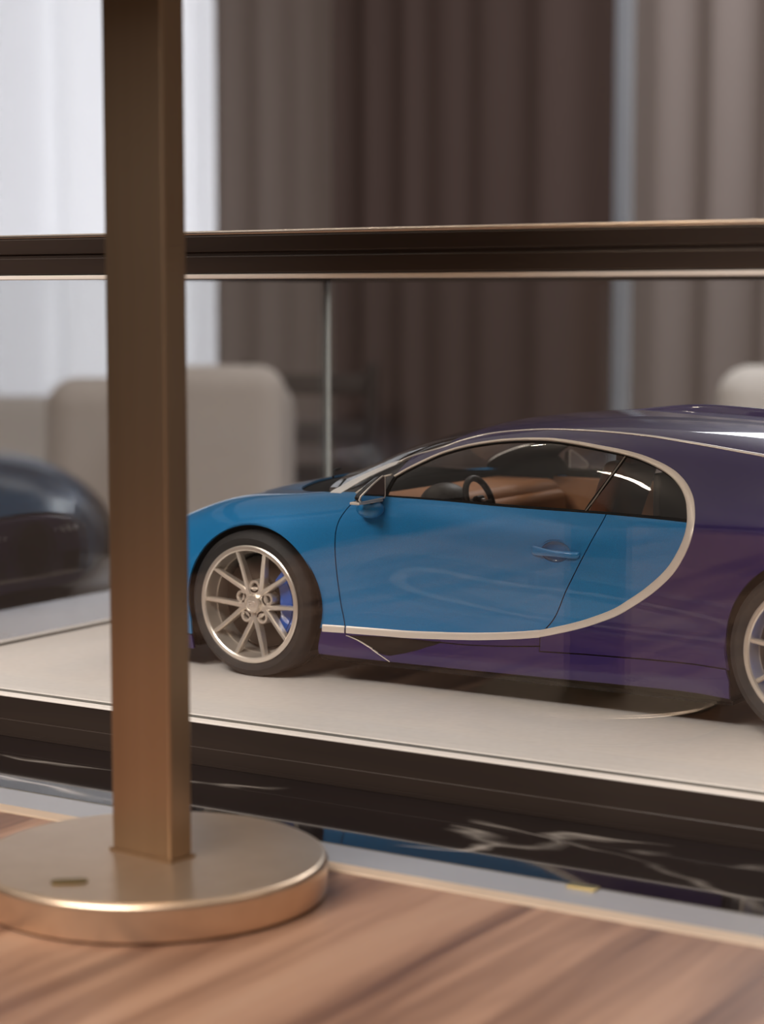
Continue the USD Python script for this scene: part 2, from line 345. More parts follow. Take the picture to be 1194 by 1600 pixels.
# panel lines in (x, w)
gapF=[(69.8,99.7),(66.7,94.1),(61.5,85.8),(59.3,81.9),(57.5,78.1),(56.5,74.2),(56.0,69.9),(55.9,61.5),(56.1,53.2),(57.5,35.5),(58.2,31.0),(60.3,23.0),(61.1,18.9)]
gapR=[(220.4,94.0),(216.4,81.6),(212.9,73.2),(210.8,69.0),(206.4,61.2),(199.4,49.7),(192.9,37.0),(190.2,33.1),(183.4,26.4)]
strip=[(46.5,18.9),(95.1,19.2),(120.0,20.3),(139.7,21.5),(149.4,22.3),(168.5,24.3),(182.7,26.3)]
ctrim=[(182.7,26.3),(191.8,28.4),(205.4,32.4),(218.8,37.4),(227.5,41.2),(231.6,43.4),(235.6,45.9),(250.9,56.2),(257.6,61.6),(260.6,64.5),(263.1,67.5),(265.3,70.9),(268.7,78.1),(269.8,82.0),(270.3,86.2),(270.1,90.5),(269.2,94.7),(267.7,99.8),(265.8,104.5),(263.0,109.0),(259.9,112.9),(256.2,116.5),(252.1,119.7),(247.9,122.2),(243.4,124.4),(234.4,127.9),(229.8,129.4),(225.1,130.6),(215.9,132.5),(206.4,134.1),(176.9,139.8),(171.9,140.6),(146.9,142.0),(141.9,142.0),(137.0,141.8),(127.4,141.0),(122.7,140.4),(113.7,138.5),(109.4,137.2),(105.3,135.8),(101.5,134.0),(97.9,131.9),(90.9,127.4),(87.5,125.0),(84.4,122.1),(81.4,118.9)]
cfront=[(78.3,121.0),(72.7,120.5),(69.4,116.9),(67.0,111.6),(62.3,98.1)]
rline=[(73.7,135.1),(77.4,137.2),(82.0,138.3),(92.3,139.4),(97.2,140.2),(101.6,141.5),(105.5,143.2),(117.0,149.5),(121.1,151.4),(125.5,152.8),(135.2,154.1),(140.3,154.2),(155.6,154.2),(160.7,154.0),(190.8,150.7),(255.9,143.4),(294.5,140.3)]
pil_up=[(42.7,99.5),(39.8,123.9),(41.6,128.5),(44.6,131.3),(48.1,133.4),(52.2,134.8),(56.8,135.8),(61.8,136.5),(67.2,136.8),(73.2,136.5)]
pil_lo=[(51.2,97.8),(52.7,106.9),(53.2,116.4),(54.7,122.5),(57.7,126.1),(61.7,128.4),(66.2,130.1),(75.8,132.9)]
belt=[(83.2,96.2),(93.7,95.8),(123.2,95.6),(151.7,95.0),(188.8,94.7),(211.6,94.2),(243.4,92.8),(256.9,91.9),(270.3,90.6)]
bpil=[(221.3,128.9),(220.1,124.3),(217.0,116.0),(207.8,96.1)]
seam2=[(183.1,17.5),(211.1,18.6),(243.0,19.2),(274.4,19.3),(292.0,18.8)]
sillbot=[(42.7,4.5),(57.6,4.0),(86.8,2.8),(101.6,2.5),(193.5,3.8),(266.2,5.5),(279.4,5.4),(296.6,4.5)]
vent=[(61.9,15.7),(118.5,17.1),(122.3,16.9),(119.5,15.5),(113.5,13.3),(103.9,9.2),(93.9,7.2),(88.9,6.3),(84.3,6.7),(75.6,10.2),(71.1,12.4),(66.6,14.2),(61.9,15.7)]
fin=[(61.9,15.7),(67.0,14.2),(71.8,12.2),(76.5,9.5),(85.2,5.5),(89.3,2.7)]
doorline=[(185.6,20.5),(147.9,17.4),(133.4,16.8),(118.7,16.8)]
def circ(x0, z0, r, far=None):
    a = np.linspace(0, 2 * math.pi, 121)[:-1]; x = x0 + r * np.cos(a); z = z0 + r * np.sin(a)
    lo = z < 13.5; w = zw(x, z); w[lo] = -30
    return Polygon(np.stack([x, w], 1)).buffer(0)
archF = unary_union([circ(0, 42.5, 45.8), sbox(-44, -40, 44.5, 20)]); archR = unary_union([circ(339.5, 45, 47.5), sbox(294, -40, 385, 20)])
L = lambda *p: list(p)
ctrim_s, cfront_s, rline_s, gapF_s, gapR_s, belt_s, strip_s = (smooth_pts(p) .tolist() for p in (ctrim, cfront, rline, gapF, gapR, belt, strip))
rline_s = smooth_pts(rline + [(340, 138.2), (390, 136), (438, 134)]).tolist()
GAP = .32
def cut(poly, *lines):
    for l in lines: poly = poly.difference(LineString(l).buffer(GAP))
    return poly
hood_side = [(-114, 107), (-60, 108), (-20, 110), (12, 111), (30, 106), (44, 101)]
hood_s = smooth_pts(hood_side).tolist()
hood_rear = smooth_pts([(44, 101), (18, 116), (0, 134), (-6, 158), (-9, 190), (-10, 221)]).tolist()
screen_front = smooth_pts([(43.5, 101), (33, 118), (24, 133), (15, 160), (9, 190), (7, 221)]).tolist()
roof_front = smooth_pts([(104, 151), (110, 165), (117, 190), (120, 221)]).tolist()
fender_poly = Polygon([(-116, 8)] + [(-116, 107)] + hood_s + [(69.8, 99.7)] + gapF_s + [(61.1, 19)] + [(46, 18.9), (30, 12), (-44, 8)]).buffer(0).difference(archF)
lip_poly = Polygon([(-116, 0.3), (-116, 7.4), (-44, 7.4), (-44, .3)])
belt_door = [p for p in belt_s if p[0] <= 221]; belt_q = [p for p in belt_s if p[0] >= 220]
door_poly = Polygon(gapF_s[::-1] + belt_door + gapR_s + [p for p in strip_s[::-1] if p[0] > 61]).buffer(0)
quarter_poly = Polygon(belt_q + [p for p in ctrim_s[::-1] if p[1] <= 86.5] + gapR_s[::-1]).buffer(0)
seam_top = [(183.1, 17.5)] + [(x, y) for x, y in seam2[1:]]
rear_poly = Polygon(seam_top + [(296, 18), (386, 12), (400, 6), (438, 2), (438, 134)] + [p for p in rline_s[::-1] if 82 < p[0] < 438] + ctrim_s[::-1]).buffer(0).difference(archR)
rear_low = Polygon([(384, 2), (438, 2), (438, 14), (384, 14)])
sill_poly = Polygon([(44, 4.5)] + strip_s + [(182.9, 20)] + seam_top + [(292, 18.8), (297, 4.5)] + sillbot[::-1]).buffer(0).difference(archF).difference(archR)
vent_poly = Polygon(smooth_pts(vent)).buffer(0).intersection(sill_poly)
window_poly = Polygon(belt_s[:1] + ctrim_s[::-1][:0] + [p for p in ctrim_s if p[1] > 86] [::-1] + [p for p in belt_s[::-1]]).buffer(0)
window_poly = max(window_poly.geoms, key=lambda g: g.area) if hasattr(window_poly, 'geoms') else window_poly
pillar_cut = LineString(smooth_pts(bpil + [(207, 93)])).buffer(.9)
panes = sorted(window_poly.buffer(-2.0).difference(pillar_cut).geoms, key=lambda g: g.centroid.x)
seal_poly = window_poly.difference(unary_union(panes).buffer(.05))
pil_poly = Polygon(pil_up + [(73.7, 132.4), (75.8, 131)] + pil_lo[::-1]).buffer(0)
apil_poly = Polygon(pil_lo + [(82, 134)] + [(84.5, 124)] + [tuple(ctrim_s[-1])] + cfront).buffer(0).difference(pil_poly)
sail_poly = Polygon(cfront[::-1] + [tuple(ctrim_s[-1]), (83.2, 95.8), (70, 98.8)]).buffer(0)
roof_poly = Polygon([p for p in rline_s if p[0] >= 104] + [(438, 221)] + roof_front[::-1]).buffer(0)
screen_poly = Polygon(screen_front + roof_front[::-1] + [p for p in rline_s[::-1] if 76 < p[0] < 104] + pil_up[::-1]).buffer(0)
hood_poly = Polygon(hood_s + hood_rear + [(-114, 221)]).buffer(0)
cowl_poly = Polygon(hood_rear + screen_front[::-1]).buffer(0)
openings = unary_union([archF, archR, unary_union(panes).buffer(1.2), screen_poly.buffer(-1.5), Polygon([(194.2 + 8.8 * math.cos(t), 71.0 + 6.2 * math.sin(t)) for t in np.linspace(0, 2 * math.pi, 41)[:-1]])])
core_poly = sbox(-115, .2, 437, 220.8).difference(openings)

# ------------------------------------------------------------------ the model car
def flip2(m):
    m = m.copy(); m.vertices = m.vertices * [1, -1, 1]; m.faces = m.faces[:, ::-1]; return m
car = thing('model_car', 'glossy two-tone blue and purple model sports car on the pale platform inside the glass case', 'model car', (0, 0, ZP))
def part(name, poly, mat, label=None, parent=None, far_too=True, **k):
    a = objn(name, *skin(poly, **k), mat, parent or car, label)
    if far_too: objn(name, *skin(poly, far=True, **k), mat, parent or car, label)
    return a
def part2(name, poly, mat, label=None, **k): return objn(name, *skin(poly, both=True, **k), mat, car, label)
part2('body_core', core_poly, black_matte, off=-1.7, h=5.0, thick=0)
cup_poly = Polygon([(194.2 + 8.8 * math.cos(t), 71.0 + 6.2 * math.sin(t)) for t in np.linspace(0, 2 * math.pi, 41)[:-1]])
part('front_fender', cut(fender_poly, gapF_s, hood_s).buffer(-.05), blue, h=2.6)
part('front_lip', lip_poly, purple, 'purple front lip')
part('door', cut(door_poly, gapF_s, gapR_s).difference(cup_poly.buffer(-.1)), blue, h=2.6)
part('quarter_panel', cut(quarter_poly, gapR_s), blue, h=2.6)
seam_l = [(183.1, 26), (183.1, 17.5)]
part('rear_body', cut(rear_poly, seam_top, seam_l), purple, 'purple rear body side', h=2.8)
sill_cut = cut(sill_poly, seam_top, seam_l, gapF_s[-3:] + [(61.9, 15.7)], smooth_pts(doorline + [(122, 17.1)])).difference(vent_poly)
part('sill', sill_cut, purple, 'purple sill', h=2.6)
part2('hood', cut(hood_poly, hood_s), blue, h=3.0)
part2('cowl', cowl_poly, black_matte, 'black recessed cowl', off=-3.2, h=3.0, thick=0)
part2('windscreen', screen_poly.buffer(-.2), car_glass, off=-.4, h=3.4, thick=.8)
part2('roof', cut(roof_poly, [p for p in rline_s if p[0] > 100]), purple, 'purple roof', h=3.0)
part('windscreen_pillar', pil_poly, pillar_painted_glare, 'strip along the windscreen pillar, window reflection painted in as white', off=.2, crown=.8, h=1.3)
part('door_pillar', apil_poly, black_gloss, off=-.1, h=2.0)
part('mirror_sail', sail_poly, black_gloss, off=0, h=2.0)
part('window_seal', seal_poly, black_matte, off=-.4, h=1.6, thick=.8)
part('door_window', panes[0], car_glass, off=-.9, h=2.6, thick=.6)
part('quarter_window', panes[-1], car_glass, off=-.9, h=2.6, thick=.6)
part('window_pillar', LineString(smooth_pts(bpil)).buffer(.35).intersection(window_poly), pillar_tan, off=-.3, h=1.0, thick=.6)
W_C = [3.9, 4.0, 4.2, 4.5, 4.6, 4.5, 3.9, 3.1, 2.7, 2.5, 2.4, 2.3, 2.2, 2.1]
def trim(name, mesh, mat, label=None):
    for m in (mesh, flip2(mesh)): obj(name, m, mat, car, 50, label)
trim('side_arc_trim', rib(ctrim[:] , W_C, crown=.35), chrome, 'broad champagne metal arc around the side window')
trim('side_arc_trim_tip', rib(cfront, [2.0, 1.6, 1.1], crown=.5), chrome)
trim('door_trim', rib([(61.7, 19.0)] + [p for p in strip if p[0] > 65], [4.1, 4.1], crown=.35), chrome)
trim('fender_trim', rib([(46.8, 18.9), (60.6, 19.0)], [4.1, 4.1], crown=.35), chrome)
trim('roof_trim', rib(rline + [(340, 138.2), (390, 136), (438, 134)], [1.9, 1.9, 2.0, 2.1, 2.2, 2.4, 2.6, 2.7, 2.7], crown=.4), polished)
trim('sill_fin', rib(fin, [.3, .55, .4], crown=.3), chrome, 'bright edge of the sill vent')
def mo(name, mesh, mat, parent=None, smooth=35, label=None, mm=True):
    if mm: mesh = mesh.copy(); mesh.apply_scale(.001)
    return obj(name, mesh, mat, parent or car, smooth, label)
# roof spine
xs_ = np.linspace(172, 434, 60); sp = []
for x in xs_:
    z = S(np.array([x]), np.array([9.]))[0, 2]; t = np.clip((x - 172) / 60, 0, 1); sp.append((x, z, 4.2 * t * t * (3 - 2 * t)))
V = []; F = []
for x, z, hh in sp:
    for y, dz in ((-3.4, -1), (-2.0, hh * .45), (-1.0, hh * .9), (0, hh), (1.0, hh * .9), (2.0, hh * .45), (3.4, -1)): V.append((x, y, z + dz - (0.02 * y * y)))
for i in range(len(sp) - 1):
    for j in range(6):
        a = i * 7 + j; F += [(a, a + 7, a + 8), (a, a + 8, a + 1)]
spine = trimesh.Trimesh(V, F, process=False)
if spine.face_normals[:, 2].mean() < 0: spine.faces = spine.faces[:, ::-1]
mo('roof_spine', spine, purple, label='purple spine along the roof')
# nose and tail caps
def cap(x0, sgn, bulge):
    v = np.linspace(0, 9, 46); p = S(np.full(46, float(x0)), v); ring = np.vstack([p, (p * [1, -1, 1])[::-1][1:]])
    ring = np.vstack([ring]); c = ring[:, 1:].mean(0); c[0] = 0; V = []; F = []; n = len(ring); fr = [1, .97, .9, .75, .5, .2]
    for q in fr: V.append(np.column_stack([np.full(n, x0 + sgn * bulge * math.sqrt(max(0, 1 - q**3))), (ring[:, 1:] - c) * q + c]))
    V = np.concatenate(V)
    for k in range(len(fr) - 1):
        for j in range(n):
            a, b = k * n + j, k * n + (j + 1) % n; F += [(a, b, b + n), (a, b + n, a + n)]
    V = np.vstack([V, [[x0 + sgn * bulge, c[0], c[1]]]]); k = (len(fr) - 1) * n
    for j in range(n): F.append((k + j, k + (j + 1) % n, len(V) - 1))
    m = trimesh.Trimesh(V, F, process=False)
    if (m.face_normals[:, 0].mean() > 0) != (sgn > 0): m.faces = m.faces[:, ::-1]
    return m
mo('nose', cap(-116, -1, 6), purple, smooth=True, label='purple nose panel')
mo('tail', cap(438, 1, 5), purple, smooth=True, label='purple tail panel')
gr = extr(Polygon([(17 * math.cos(t) * (1 if math.sin(t) > 0 else .9), 42 + 19 * math.sin(t)) for t in np.linspace(0, 2 * math.pi, 60)[:-1]]), 2.5)
def front(m): # xy drawing -> the y z plane, facing the front, at x
    m = m.copy(); V = m.vertices.copy(); m.vertices = np.column_stack([-V[:, 2], V[:, 0], V[:, 1]]); m.faces = m.faces[:, ::-1] if np.linalg.det([[0,0,-1],[1,0,0],[0,1,0]]) < 0 else m.faces; return m
g2 = front(gr); g2.apply_translation([-121.5, 0, 0]); mo('grille', g2, black_matte)
hs = tube([(-123.5, 18.5 * math.cos(t), 42 + 20 * math.sin(t)) for t in np.linspace(-1.1, math.pi + 1.1, 40)], 1.1, 8); mo('grille_surround', hs, black_gloss)
for s in (-1, 1):
    mo('air_intake', bx((-120.5, s * 42, 31), (3, 26, 15), 1.4), black_matte)
    mo('headlight', cat_([bx((-119 - .0 * i, s * (30 + 7 * i), 53.5 + .6 * i), (5, 5.6, 4), 1.0) for i in range(3)] + [bx((-112, s * 56, 54), (8, 8, 4), 1.0)]), lamp_white)
mo('splitter_trim', tube([(-117, -59, 23.5), (-121, -50, 23.5), (-123, -20, 23.5), (-123.5, 0, 23.5), (-123, 20, 23.5), (-121, 50, 23.5), (-117, 59, 23.5)], .9, 8), chrome)
mo('tail_light', bx((443, 0, 90), (2, 170, 2.4), .8), plain('tail_red', (.35, .01, .01), .2))
# underside, wheel liners
und = Polygon([(-112, -40), (-112, 40), (-95, 88), (-60, 112), (430, 112), (436, 80), (436, -80), (430, -112), (-60, -112), (-95, -88)]).difference(unary_union([sbox(-46, -200, 46, -72), sbox(-46, 72, 46, 200), sbox(293, -200, 386, -72), sbox(293, 72, 386, 200)]))
mo('underbody', extr(und, 2.5, 12.5), black_matte)
def liner(x0, z0, r):
    a = np.linspace(-.55, math.pi + .55, 40); V = []; F = []
    for t in a:
        for y in (-121, -72): V.append((x0 + r * math.cos(t), y, z0 + r * math.sin(t)))
    V.append((x0, -72, z0)); c = len(V) - 1
    for i in range(len(a) - 1):
        k = 2 * i; F += [(k, k + 1, k + 3), (k, k + 3, k + 2), (k + 1, c, k + 3)]
    return trimesh.Trimesh(V, F, process=False)
for m in (liner(0, 42.5, 46.5), liner(339.5, 45, 48)):
    mo('wheel_arch', m, black_matte, smooth=False); mo('wheel_arch', flip2(m), black_matte, smooth=False)
# wheels
def yax(m, yf): # z of the profile becomes the inward direction of the near side
    m = m.copy(); V = m.vertices; m.vertices = np.column_stack([V[:, 0], yf + V[:, 2], V[:, 1]]); m.faces = m.faces[:, ::-1]; return m
def bar(p, w, t, up):
    """a bar through points p (local: x, depth, z) with widths w and thickness t, chamfered front"""
    p = np.array(p, float); V = []; F = []; up = np.array(up, float)
    for i in range(len(p)):
        d = p[min(i + 1, len(p) - 1)] - p[max(i - 1, 0)]; d /= np.linalg.norm(d); s = np.cross(d, up); s /= np.linalg.norm(s); u = np.cross(s, d)
        hw = w[i] / 2
        for a, b in ((-hw, -t[i]), (-hw, -.9), (-hw * .55, 0), (hw * .55, 0), (hw, -.9), (hw, -t[i])): V.append(p[i] + s * a + u * b)
    n = 6
    for i in range(len(p) - 1):
        for j in range(n):
            a, b = i * n + j, i * n + (j + 1) % n; F += [(a, b, b + n), (a, b + n, a + n)]
    F += [(0, j + 1, j) for j in range(1, n - 1)] + [((len(p) - 1) * n, (len(p) - 1) * n + j, (len(p) - 1) * n + j + 1) for j in range(1, n - 1)]
    m = trimesh.Trimesh(V, F, process=False); m.fix_normals(); return m
def wheel(x0, R, rr, wd, yf, far, rot, cal):
    mk = (lambda m: flip2(m)) if far else (lambda m: m)
    T = lambda m: (m.apply_translation([x0, 0, R]), m)[1]
    put = lambda nm, m, mat, par=None, sm=35, lab=None: mo(nm, mk(T(m)), mat, par, sm, lab)
    b = (rr + R) / 2
    prof = [(rr - .6, 1.4), (rr + .8, .5), (rr + 2, .1), (b, -.5), (R - 3.2, .6), (R - 1.2, 2.2), (R - .3, 4.0), (R, 6.5), (R, wd * .36), (R - .8, wd * .36 + .2), (R - .8, wd * .36 + 1.2), (R, wd * .36 + 1.4), (R, wd * .64), (R - .8, wd * .64 + .2), (R - .8, wd * .64 + 1.2), (R, wd * .64 + 1.4), (R, wd - 6), (R - 1.2, wd - 2.2), (R - 4, wd - .4), (rr, wd - .6), (rr - .6, wd - 2), (rr - .6, 1.4)]
    put('tyre', yax(lathe(prof, 96), yf), rubber)
    rp = [(rr + .2, 1.2), (rr + .2, .1), (rr - .5, -.35), (rr - 2.2, -.35), (rr - 2.9, .2), (rr - 3.2, 1.6), (rr - 3.4, 3.5), (rr - 4.2, 8), (rr - 5.0, 9.0), (rr - 5.2, 20), (rr - 3, wd - 3), (rr - .8, wd - 3), (rr - .8, 3), (rr + .2, 1.2)]
    rim = put('rim', yax(lathe(rp, 96), yf), rim_metal, None, 30)
    for k in range(5):
        ca = math.radians(rot + 72 * k); arms = []
        for s in (-1, 1):
            pts = []; ws = []; ts = []
            for r, spread, dep in ((5.5, 0.10, 4.6), (9, .30, 4.4), (13, .60, 4.0), (18, .82, 3.1), (24, .95, 2.0), (rr - 4.5, 1.0, 1.0), (rr - 1.6, 1.02, .3)):
                a = ca + s * math.radians(18) * spread; pts.append((r * math.cos(a), yf + dep, r * math.sin(a))); ws.append(np.interp(r, [5, 12, rr], [3.3, 2.9, 2.3])); ts.append(np.interp(r, [5, 20, rr], [6.0, 5.0, 3.4]))
            arms.append(bar(pts, ws, ts, (0, -1, 0)))
        put('spoke', cat_(arms), rim_metal, rim, 30)
    put('hub', yax(lathe([(0, 5.2), (8.5, 5.2), (9.3, 6.0), (9.3, 14), (0, 14)], 48), yf), rim_metal, rim)
    for k in range(5):
        a = math.radians(rot + 36 + 72 * k); m = lathe([(2.0, 7.6), (2.0, 6.0), (2.5, 5.2), (3.5, 5.2), (4.0, 6.0), (4.0, 12), (2.0, 12), (2.0, 7.6)], 24); m.apply_translation([9.6 * math.cos(a), 9.6 * math.sin(a), 0]); put('lug_ring', yax(m, yf), rim_metal, rim)
        m = lathe([(0, 7.2), (1.2, 7.2), (1.6, 7.8), (2.0, 7.8), (2.0, 12), (0, 12)], 6); m.apply_translation([9.6 * math.cos(a), 9.6 * math.sin(a), 0]); put('lug_bolt', yax(m, yf), dark_trim, rim)
    put('hub_cap', yax(lathe([(0, 2.6), (3.6, 2.6), (4.0, 2.8), (4.2, 2.3), (5.0, 2.3), (5.4, 2.9), (5.6, 5.4), (0, 5.4)], 40), yf), rim_metal, rim)
    tm = meshkit.text_mesh('EB', 3.0, .5, bold=True); c = tm.bounds.mean(0); tm.apply_translation([-c[0], -c[1], 0]); V = tm.vertices; tm.vertices = np.column_stack([V[:, 0], yf + 2.7 - V[:, 2], V[:, 1]])
    if far: tm.vertices[:, 0] *= -1; tm.faces = tm.faces[:, ::-1]
    tm.fix_normals(); put('cap_emblem', tm, polished, rim, False)
    put('brake_disc', yax(lathe([(12, 15), (rr - 7.5, 15), (rr - 7.3, 15.4), (rr - 7.3, 18), (rr - 7.5, 18.4), (12, 18.4), (12, 15)], 72), yf), disc_metal)
    put('disc_hat', yax(lathe([(0, 12), (11, 12), (12.5, 13), (12.5, 19), (0, 19)], 48), yf), disc_metal)
    a = np.linspace(math.radians(cal - 52), math.radians(cal + 48), 22)
    out = [((rr - 9.0) * math.cos(t), (rr - 9.0) * math.sin(t)) for t in a]; inn = [((rr - 18.0 - 1.2 * math.cos((t - math.radians(cal)) * 4)) * math.cos(t), (rr - 18.0 - 1.2 * math.cos((t - math.radians(cal)) * 4)) * math.sin(t)) for t in a[::-1]]
    cp = Polygon(out + inn).buffer(-.6).buffer(.6); m1 = extr(cp, 9, 10.6); m2 = extr(cp.buffer(-1.3), 1.0, 9.7)
    calp = put('brake_caliper', yax(cat_([m1, m2]), yf), caliper_blue, None, 30, 'blue brake caliper')
wheel(0, 42.5, 34.0, 35, -125, False, 125, 2)
wheel(339.5, 44.5, 35.5, 44, -126.5, False, 118, 178)
wheel(0, 42.5, 34.0, 35, -125, True, 125, 2)
wheel(339.5, 44.5, 35.5, 44, -126.5, True, 118, 178)
# door handle and its cup
p, n = surf(np.array([[194.2, 71.0]])); p, n = p[0], n[0]
cup = trimesh.creation.icosphere(3, 1.0); cup = trimesh.Trimesh(cup.vertices, cup.faces[cup.vertices[cup.faces][:, :, 1].mean(1) > -0.02][:, ::-1], process=False)
cup.remove_unreferenced_vertices(); cup.vertices = cup.vertices * [9.2, 3.6, 6.4] + p + n * -.4
hp, hn = surf(np.array([[179.5, 71.3], [184, 70.9], [190, 70.4], [197, 70.0], [204, 69.7], [209.5, 69.6]]))
off = np.array([.9, 2.6, 3.3, 3.3, 2.9, 1.4])[:, None]; wid = [5.4, 5.0, 3.8, 3.3, 3.6, 4.2]
hm = bar(hp + hn * off, wid, [2.0, 2.0, 1.8, 1.8, 2.0, 2.0], (0, -1, .1))
def smoothed(m, it=2):
    m = trimesh.Trimesh(m.vertices, m.faces, process=True); m = m.subdivide_loop(it); return m
for ff in (lambda m: m, flip2):
    c = mo('handle_cup', ff(cup), blue, None, True); mo('door_handle', ff(smoothed(hm)), blue, None, True)
# door mirror: shell, mirror face, bezel, foot
def loft(secs):
    n = len(secs[0]); V = np.concatenate(secs); F = []
    for i in range(len(secs) - 1):
        for j in range(n):
            a, b = i * n + j, i * n + (j + 1) % n; F += [(a, b, b + n), (a, b + n, a + n)]
    for base, rev in ((0, 1), ((len(secs) - 1) * n, 0)):
        c = len(V); V = np.vstack([V, secs[0 if rev else -1].mean(0)]); F += [(c, base + (j + 1) % n, base + j) if rev else (c, base + j, base + (j + 1) % n) for j in range(n)]
    m = trimesh.Trimesh(V, F, process=False); m.fix_normals(); return m
mir = np.array([(-113, 107.6), (-137, 107.0), (-138.5, 108.4), (-137, 110.2), (-124, 116.2), (-114.5, 119.8), (-112.4, 119.2), (-112.2, 109)])
mp = Polygon(mir).buffer(.01); cen = mir.mean(0)
sec = lambda x, q: np.column_stack([np.full(len(mir), x), (mir - cen) * q + cen])
shell = loft([sec(77.5, .35), sec(78.5, .62), sec(80, .85), sec(82, .97), sec(84, 1.0), sec(84.4, .97)])
ring_o = np.vstack([mir, mir[:1]])
bez = tube([(84.6, y, z) for y, z in ring_o], .55, 6); face = loft([sec(84.3, .94), sec(84.9, .92)])
foot = bx((80, -118, 106.2), (7, 12, 3.0), 1.2); low_e = bx((81, -125.5, 106.2), (6.5, 25, 1.6), .7)
pod = trimesh.creation.icosphere(3, 1.0); pod.vertices = pod.vertices * [8, 7.5, 5.2] + [79, -118.5, 101.5]
for ff in (lambda m: m, flip2):
    mm_ = mo('door_mirror', ff(shell), black_gloss, None, 50); mo('mirror_face', ff(face), mirror_glass, mm_); mo('mirror_bezel', ff(bez), polished, mm_); mo('mirror_foot', ff(foot), black_gloss, mm_); mo('mirror_lower_edge', ff(low_e), chrome, mm_)
    mo('mirror_stalk', ff(pod), blue, mm_, True)
# wipers on the cowl
for yy, x1, y1 in ((-38, 20, -70), (18, 14, -22)):
    q = np.array([[24, v2w(np.interp(abs(y), [0, 30, 60, 84], [9, 8, 7, 6]))] for y in (abs(yy), abs(y1))])
    mo('wiper', tube([(6, yy, 115.5), (12, (yy + y1) / 2, 115.5), (22, y1, 113.0)], .7, 6), black_matte)
# interior
mo('dashboard', cat_([bx((62, 0, 92), (52, 196, 22), 8), bx((82, 0, 84), (22, 190, 26), 6)]), tan, label='tan leather dashboard')
binn = trimesh.creation.icosphere(3, 1.0); binn.vertices = binn.vertices * [13, 20, 13] + [84, -46, 98]
mo('instrument_binnacle', binn, dark_trim, None, True)
mo('centre_console', bx((150, 0, 70), (130, 22, 44), 6), tan)
st = trimesh.creation.torus(14.0, 1.9, major_sections=48, minor_sections=12); st.vertices = st.vertices[:, [2, 1, 0]]; st.fix_normals()
hubw = cat_([bx((0, 0, 0), (4, 9, 7), 1.5), bx((0, -8, -1), (2.4, 12, 2.6), .8), bx((0, 8, -1), (2.4, 12, 2.6), .8), bx((0, 0, -8), (2.4, 2.8, 11), .8)])
rotm = trimesh.transformations.rotation_matrix(-.35, [0, 1, 0])
for m in (st, hubw): m.apply_transform(rotm); m.apply_translation([107, -45, 101])
swp = mo('steering_wheel', st, dark_trim, None, 40); mo('wheel_hub', hubw, dark_trim, swp); mo('wheel_badge', (lambda m: (m.apply_transform(rotm), m.apply_translation([109.5, -45, 102]), m)[2])(bx((0, 0, 0), (1, 4, 2), .4)), polished, swp)
mo('steering_column', tube([(88, -45, 94), (106, -45, 100.5)], 3.2, 12), dark_trim)
for s in (-1, 1):
    seat = cat_([bx((160, s * 46, 62), (60, 52, 20), 6)])
    back = bx((0, 0, 0), (13, 50, 66), 5.5); back.apply_transform(trimesh.transformations.rotation_matrix(.32, [0, 1, 0])); back.apply_translation([194, s * 46, 98])
    head = bx((203, s * 46, 128), (9, 24, 15), 3.8)
    sp_ = mo('seat', seat, brown_leather); mo('seat_back', back, brown_leather, sp_); mo('headrest', head, brown_leather, sp_)
    mo('door_lining', bx((140, s * 108.5, 78), (130, 3, 50), 1.2), tan)
mo('engine_bulkhead', bx((236, 0, 84), (4, 168, 84), 1.5), dark_trim)
mo('cabin_floor', bx((150, 0, 36), (190, 200, 3), 1), dark_trim)

# ------------------------------------------------------------------ the display case (front glass at y = -0.2305)
CX0, CX1, CY0, CY1 = -0.198, 0.520, -0.2285, 0.2525      # inner faces of the glass
case = thing('display_case', 'glass display case with dark bronze top and bottom rails on the black marble', 'display case', (0, 0, ZM + .0001))
pz = ZP - ZM
G = .004
obj('platform', lo_hi((CX0 + .003, CY0 + .003, .004), (CX1 - .003, CY1 - .003, pz), .0012), platform_mat, case, 30, 'pale leather covered platform')
def frame_ring(o, i, z0, z1, r=0.0):
    """four mitre-free rails between the rectangle grown by o and by i"""
    return [lo_hi((CX0 - o, CY0 - o, z0), (CX1 + o, CY0 - i, z1), r), lo_hi((CX0 - o, CY1 + i, z0), (CX1 + o, CY1 + o, z1), r),
            lo_hi((CX0 - o, CY0 - i, z0), (CX0 - i, CY1 + i, z1), r), lo_hi((CX1 + i, CY0 - i, z0), (CX1 + o, CY1 + i, z1), r)]
for k, (a, b, c, d) in enumerate(zip(frame_ring(.0122, .0002, 0.0, pz - .0008), frame_ring(.0132, .0118, .0010, .0095, .0006), frame_ring(.0136, .0120, 0, .0020), frame_ring(.0105, .0100, .0140, .0142))):
    obj('base_rail', cat_([a, b, c]), bronze, case, 30)
for m in frame_ring(.0122, .0046, pz - .0009, pz + .0001, .0004): obj('base_trim', m, trim_white, case, 30, 'pale trim along the top of the base rail')
for m in frame_ring(.0046, -.0030, pz - .0024, pz - .0006): obj('gasket', m, groove, case, False)
zt0, zt1 = .2300 + pz, .2515 + pz
for side, (a, b, c) in enumerate(zip(frame_ring(.0085, -.0060, zt0, zt1 - .0022, .0), frame_ring(.0098, .0080, zt0 + .0003, zt0 + .0090, .0008), frame_ring(.0098, .0080, zt0 + .0108, zt1 - .0024, .0008))):
    obj('top_rail', cat_([a, b, c]), bronze, case, 30)
for m in frame_ring(.0092, -.0060, zt1 - .0022, zt1, .0009): obj('top_trim', m, trim_light, case, 30, 'thin metal edge on the top rail')
